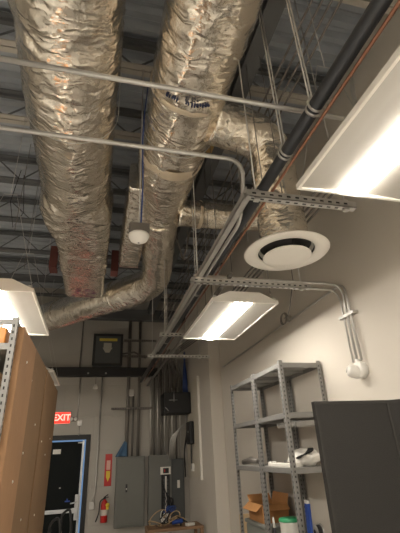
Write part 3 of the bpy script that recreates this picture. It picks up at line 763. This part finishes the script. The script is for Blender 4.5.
tag(MB().bb((-.05, -.07, -.07), (.05, 0, .07), bev=.01).build('junction_box', M['galv']), 'round cornered junction box between the thick conduits', 'box').location = (.70, YB-.01, 2.88)
# curved conduits sweeping from the rack
for i in range(6):
    x = 1.24+.09*i
    pts = bend([(1.05+.06*i, 6.6, 3.32), (1.05+.06*i, 7.2, 3.32), (x, 8.3, 3.25), (x, 8.3, 2.95)], .3)
    tag(MB().tube(pts, .02, 10).build('sweep_conduit', M['galvdark']), NTH[i] + ' from the left of the curved conduits sweeping down above the black box', 'conduit', 'curved conduits over the black box')
# horizontal struts on wall
for z, x0, x1, lab in ((3.96, .5, 1.2, 'topmost strut across the thick conduits'), (2.57, .30, 1.12, 'strut crossing the conduits below the black beam'), (3.62, .45, 1.35, 'strut crossing the conduits just above the black beam')):
    t = tag(empty('wall_strut', (x0, YB-.10, z), lab, 'strut', 'struts across the back wall conduits'))
    build_strut(x1-x0, 'X', 'strut', t, M['galvdark'])
tag(MB().tube([(0, 0, 0), (.25, -.03, .03), (.5, 0, -.08)], .018, 8).build('slanting_conduit', M['galvdark']), 'conduit slanting right from the warning label cabinet', 'conduit').location = (.47, YB-.14, 3.66)
# thin conduit from beam and handy box
tag(MB().tube(bend([(.1, YB-.03, 3.2), (.09, YB-.03, 1.15), (.06, YB-.03, .98)], .05), .013, 10).build('thin_conduit', M['galv']), 'long thin conduit down the wall left of the fire sign', 'conduit')
tag(MB().bb((0, -.05, 0), (.09, 0, .12), bev=.006).build('outlet_box', M['galv']), 'small outlet box at the foot of the thin conduit', 'box').location = (0, YB, .87)
tag(MB().tube([(-.33, YB-.02, 3.2), (-.335, YB-.02, 2.39)], .011, 10).build('thin_conduit', M['galv']), 'thin conduit above the junction box over the door', 'conduit')
tag(MB().tube([(-.37, YB-.02, 4.4), (-.37, YB-.02, 3.38)], .014, 10).build('thin_conduit', M['galvdark']), 'thin conduit on the upper wall left of the warning cabinet', 'conduit')
s = on_wall('wall_sensor', -.03, 3.0, 'little white cone lamp under the black beam', 'sensor')
MB().lathe((0, -.07, 0), [(0, .05), (.02, .05), (.05, -.02), (.045, -.04), (0, -.045)], 20).build('cone', M['plastic'], s)
MB().tube([(0, -.07, .05), (0, -.07, .19)], .006, 8).build('stem', M['galvdark'], s)
# fire sign + extinguisher
e = on_wall('fire_sign', .31, 1.49, 'narrow red fire extinguisher arrow sign on the wall', 'sign')
MB().bb((-.065, -.006, -.27), (.065, 0, .27)).build('plate', M['red'], e)
MB().bb((-.035, -.008, .0), (.035, -.006, .16)).build('white_field', mat('pink_paper', (.75, .45, .38), .6), e)
MB().prism([(-.035, -.02), (.035, -.02), (.035, -.12), (0, -.2), (-.035, -.12)], -.008, -.006, 'XZ').build('yellow_arrow', M['yellow'], e)
e = on_wall('fire_extinguisher', .27, .66, 'red fire extinguisher hanging below the arrow sign', 'extinguisher')
MB().lathe((0, -.09, 0), [(0, 0), (.055, 0), (.062, .015), (.062, .27), (.05, .32), (.025, .345), (.02, .36), (0, .36)], 28).build('cylinder', M['red'], e)
MB().lathe((0, -.09, 0), [(.0635, .11), (.0635, .2)], 28).build('label', mat('white_label', (.6, .55, .5), .6), e)
MB().bb((-.02, -.11, .355), (.02, -.07, .4), bev=.004).tube([(0, -.09, .4), (.06, -.1, .43)], .008, 8).tube([(0, -.09, .385), (.07, -.1, .39)], .007, 8).build('valve_handle', M['black'], e)
MB().tube(bend([(-.01, -.1, .375), (-.08, -.11, .34), (-.09, -.12, .15), (-.14, -.12, .02)], .05), [.01]*(2+7*2-0) if False else .011, 8).build('hose', M['cable_black'], e)
MB().lathe((.055, -.15, .27), [(0, 0), (.035, 0), (.035, .004), (0, .004)], 20, rot=Matrix.Rotation(PI/2, 3, 'X')).bb((.03, -.152, .2), (.075, -.148, .3)).build('inspection_tag', M['yellow'], e)
# blue cloth on panel
b = MB(); g = []
for i in range(9):
    row = []
    for j in range(9):
        u, v = i/8, j/8
        x = -.10+.22*v*(.35+.65*(1-u)); x = (-.11+.23*v)*(1-u)+(.06+.05*v)*u
        row.append(b.bm.verts.new((x, -.05-.03*math.sin(v*9)*(1-u)-.04*(1-u), .27*u)))
    g.append(row)
for i in range(8):
    for j in range(8): f = b.bm.faces.new((g[i][j], g[i][j+1], g[i+1][j+1], g[i+1][j])); f.smooth = True
o = b.build('blue_cloth', M['cloth']); o.location = (.53, YB-.03, 1.705); tag(o, 'crumpled blue cloth draped on top of the closed panel', 'cloth')
md = o.modifiers.new('thick', 'SOLIDIFY'); md.thickness = .008

# ---- side wall backboard, meter box
bd = tag(MB().bb((XC-.022, 7.42, 1.31), (XC, 8.44, 3.0), bev=.002).build('backboard', M['ply']), 'cream painted backboard on the side wall by the corner', 'board')
MB().bb((XC-.036, 7.38, 1.28), (XC-.0, 7.42, 3.03)).build('edge_trim', M['white'], bd)
e = empty('keypad_box', (XC-.023, 7.98, 1.86), 'black rounded equipment box on the cream backboard', 'box')
MB().bb((-.09, -.16, 0), (0, .16, .40), bev=.02).build('body', M['black'], e)
MB().bb((-.094, -.05, .2), (-.09, -.02, .23)).build('indicator', M['paper'], e)
MB().tube(bend([(-.03, .0, 0), (-.03, .02, -.2), (-.03, -.02, -.42)], .1), .014, 8).build('cable', M['cable_black'], e)
e = empty('small_wall_box', (XC-.023, 7.95, 1.40), 'small white box low on the cream backboard', 'box')
MB().bb((-.04, -.06, 0), (0, .06, .13), bev=.008).build('body', M['plastic'], e)
b = MB().tube(bend([(XC-.05, 8.38, 2.95), (XC-.05, 8.36, 2.1)], .05), .02, 8)
tag(b.build('side_conduit', M['galv']), 'pale conduit at the corner beside the backboard', 'conduit')
b = MB()
for k in range(4):
    b.tube(bend([(1.45+.03*k, 8.36, 1.62), (1.48+.03*k, 8.3, 2.0), (1.6+.03*k, 8.28, 2.12+.03*k), (1.78, 8.3, 2.15+.03*k), (1.80+.01*k, 8.33, 2.47)], .09), .013, 8)
tag(b.build('flexible_conduit', M['galv']), 'bundle of flexible cables curling above the open panel', 'conduit')
b = MB()
for k in range(3): b.tube(bend([(1.76, 8.3, 1.3+.1*k), (1.72, 8.2, 1.75), (1.8, 8.25, 2.0+.05*k)], .15), .011, 8)
tag(b.build('looped_cable', M['cable_black']), 'dark cables looping by the corner under the black box', 'cable')

# ---- worktop with cables at bottom
t = empty('workbench', (1.38, 7.55, 0), 'low brown wooden workbench in front of the electrical panels', 'bench')
MB().bb((-.45, -.25, .6), (.45, .25, .64), bev=.004).build('top', M['wood'], t)
for sx in (-1, 1):
    for sy in (-1, 1): MB().bb((sx*.42-.025, sy*.22-.025, 0), (sx*.42+.025, sy*.22+.025, .6)).build('leg', M['wood'], t)
b = MB(); rnd = random.Random(2)
for k in range(9):
    cx, cy, r_ = -.05+rnd.uniform(-.28, .2), rnd.uniform(-.12, .12), rnd.uniform(.06, .16)
    tl = rnd.uniform(.2, .9); ph = rnd.uniform(0, 6)
    b.tube([(cx+r_*math.cos(a*PI/8+ph), cy+r_*.7*math.sin(a*PI/8+ph), .02+r_*tl*(1+math.sin(a*PI/8))) for a in range(14)], .009, 6, M['cable_tan'] if k % 3 else M['cable_black'])
o = b.build('cable_heap', None); o.location = (1.36, 7.5, .645); tag(o, 'tangled heap of tan and black cables on the workbench', 'cables', kind='stuff')
t = empty('power_drill', (1.42, 7.42, .642), 'blue hand tool lying on the cables on the workbench', 'tool')
MB().tube([(-.09, 0, .06), (.08, 0, .07)], [.03, .034], 14).build('body', M['blue'], t)
MB().tube([(.04, 0, .06), (.06, 0, .01)], .018, 10).build('grip', M['black'], t)
MB().tube([(-.09, 0, .06), (-.13, 0, .06)], [.02, .012], 12).build('chuck', M['black'], t)
tag(MB().box((0, 0, .02), (.14, .08, .04), Matrix.Rotation(.4, 3, 'Z'), bev=.004).build('paper_carton', M['paper']), 'white small carton lying at the front of the workbench', 'box').location = (1.62, 7.38, .641)

# ================================================================ LEFT RACK + CARDBOARD
def lrack():
    r = empty('shelving_unit', (-1.412, 2.33, 0), 'grey slotted rack at the left edge loaded with packages', 'shelf')
    wx, wy, h = .95, 2.6, 2.45
    for sx, x in ((1, 0), (-1, wx)):
        for sy, y in ((1, 0), (-1, wy)):
            o = slotted_post(h, sx, sy).build('post', None, r); o.location = (x, y, 0); o.scale = (.85, 1, 1)
    for z in (2.44, 2.30, 2.02, 1.5, .9, .2):
        b = MB()
        b.bb((.004, .004, z-.035), (wx-.004, .008, z)).bb((.004, wy-.008, z-.035), (wx-.004, wy-.004, z)).bb((.004, .008, z-.035), (.008, wy-.008, z)).bb((wx-.008, .008, z-.035), (wx-.004, wy-.008, z))
        b.build('beam', M['shelf'], r)
        if z < 2.4: MB().bb((.009, .009, z-.008), (wx-.009, wy-.009, z+.002)).build('shelf_board', M['deckboard'], r)
    return r
lrack()
tag(MB().bb((-.2, -.2, 0), (.2, .2, .095), bev=.006).build('orange_package', M['orange']), 'orange package on the rack at the left edge under its top shelf', 'package').location = (-.72, 2.56, 2.303)
tag(MB().bb((-.03, -.004, 0), (.03, 0, .07)).build('package_sticker', M['paper']), 'white sticker sheet leaning on the orange package', 'sticker').location = (-.60, 2.352, 2.303)
tag(MB().bb((-.2, -.2, 0), (.2, .2, .13), bev=.006).build('cream_carton', M['cream']), 'cream carton on the rack below the orange package', 'box').location = (-.72, 2.56, 2.023)
tag(MB().bb((-.2, -.2, 0), (.2, .2, .36), bev=.006).build('tan_carton', M['cardbox']), 'tan carton on the lower shelf of the left rack', 'box').location = (-.72, 2.56, 1.503)
def carton(y0, y1, top, x1, lab, mt, lean=0):
    c = empty('flat_carton', (-.452, (y0+y1)/2, 0), lab, 'box', 'tall flat cartons against the rack')
    L = (y1-y0)/2-.003
    MB().bb((-.02, -L, .0), (x1, L, top), bev=.004).build('carton', mt, c)
    return c
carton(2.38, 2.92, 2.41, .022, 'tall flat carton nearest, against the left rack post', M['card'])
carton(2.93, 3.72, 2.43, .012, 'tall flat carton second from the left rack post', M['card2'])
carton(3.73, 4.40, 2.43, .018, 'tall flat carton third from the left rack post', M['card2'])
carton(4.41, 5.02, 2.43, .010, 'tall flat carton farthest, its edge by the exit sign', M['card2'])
b = MB(); rnd = random.Random(8)
for i, (y, z) in enumerate([(2.95, 2.2), (3.0, 1.75), (3.4, 1.95), (3.9, 1.85), (4.3, 1.75), (2.7, 1.6), (3.3, 1.35), (4.0, 1.3), (4.6, 1.9), (2.6, 2.25)]):
    tag(MB().lathe((0, 0, 0), [(0, 0), (.008, 0), (.006, .004), (0, .005)], 10, rot=Matrix.Rotation(PI/2, 3, 'Y')).build('staple_tab', M['paper']), 'tiny white plastic tab on the cardboard', 'tab', 'white tabs on the cartons').location = (-.429 if y < 2.93 else (-.439 if y < 3.73 else -.433), y, z)
h = empty('hand_truck', (-.3, 5.3, 0), 'black tubular cart handles beside the cartons at bottom left', 'cart')
for k, x in enumerate((-.10, .0)):
    MB().tube(bend([(x-.0, .25*k, .15), (x, .25*k, 1.08+.05*k), (x+.09, .25*k-.03, 1.14+.05*k), (x+.12, .25*k-.05, 1.0), (x+.12, .25*k-.05, .2)], .05), .014, 10).build('handle', M['black'], h)
MB().bb((-.15, -.2, .1), (.15, .4, .16)).build('base', M['black'], h)
for y in (-.1, .3): MB().lathe((-.12, y, .08), [(0, -.02), (.08, -.02), (.08, .02), (0, .02)], 20, rot=Matrix.Rotation(PI/2, 3, 'Y')).build('wheel', M['cable_black'], h)
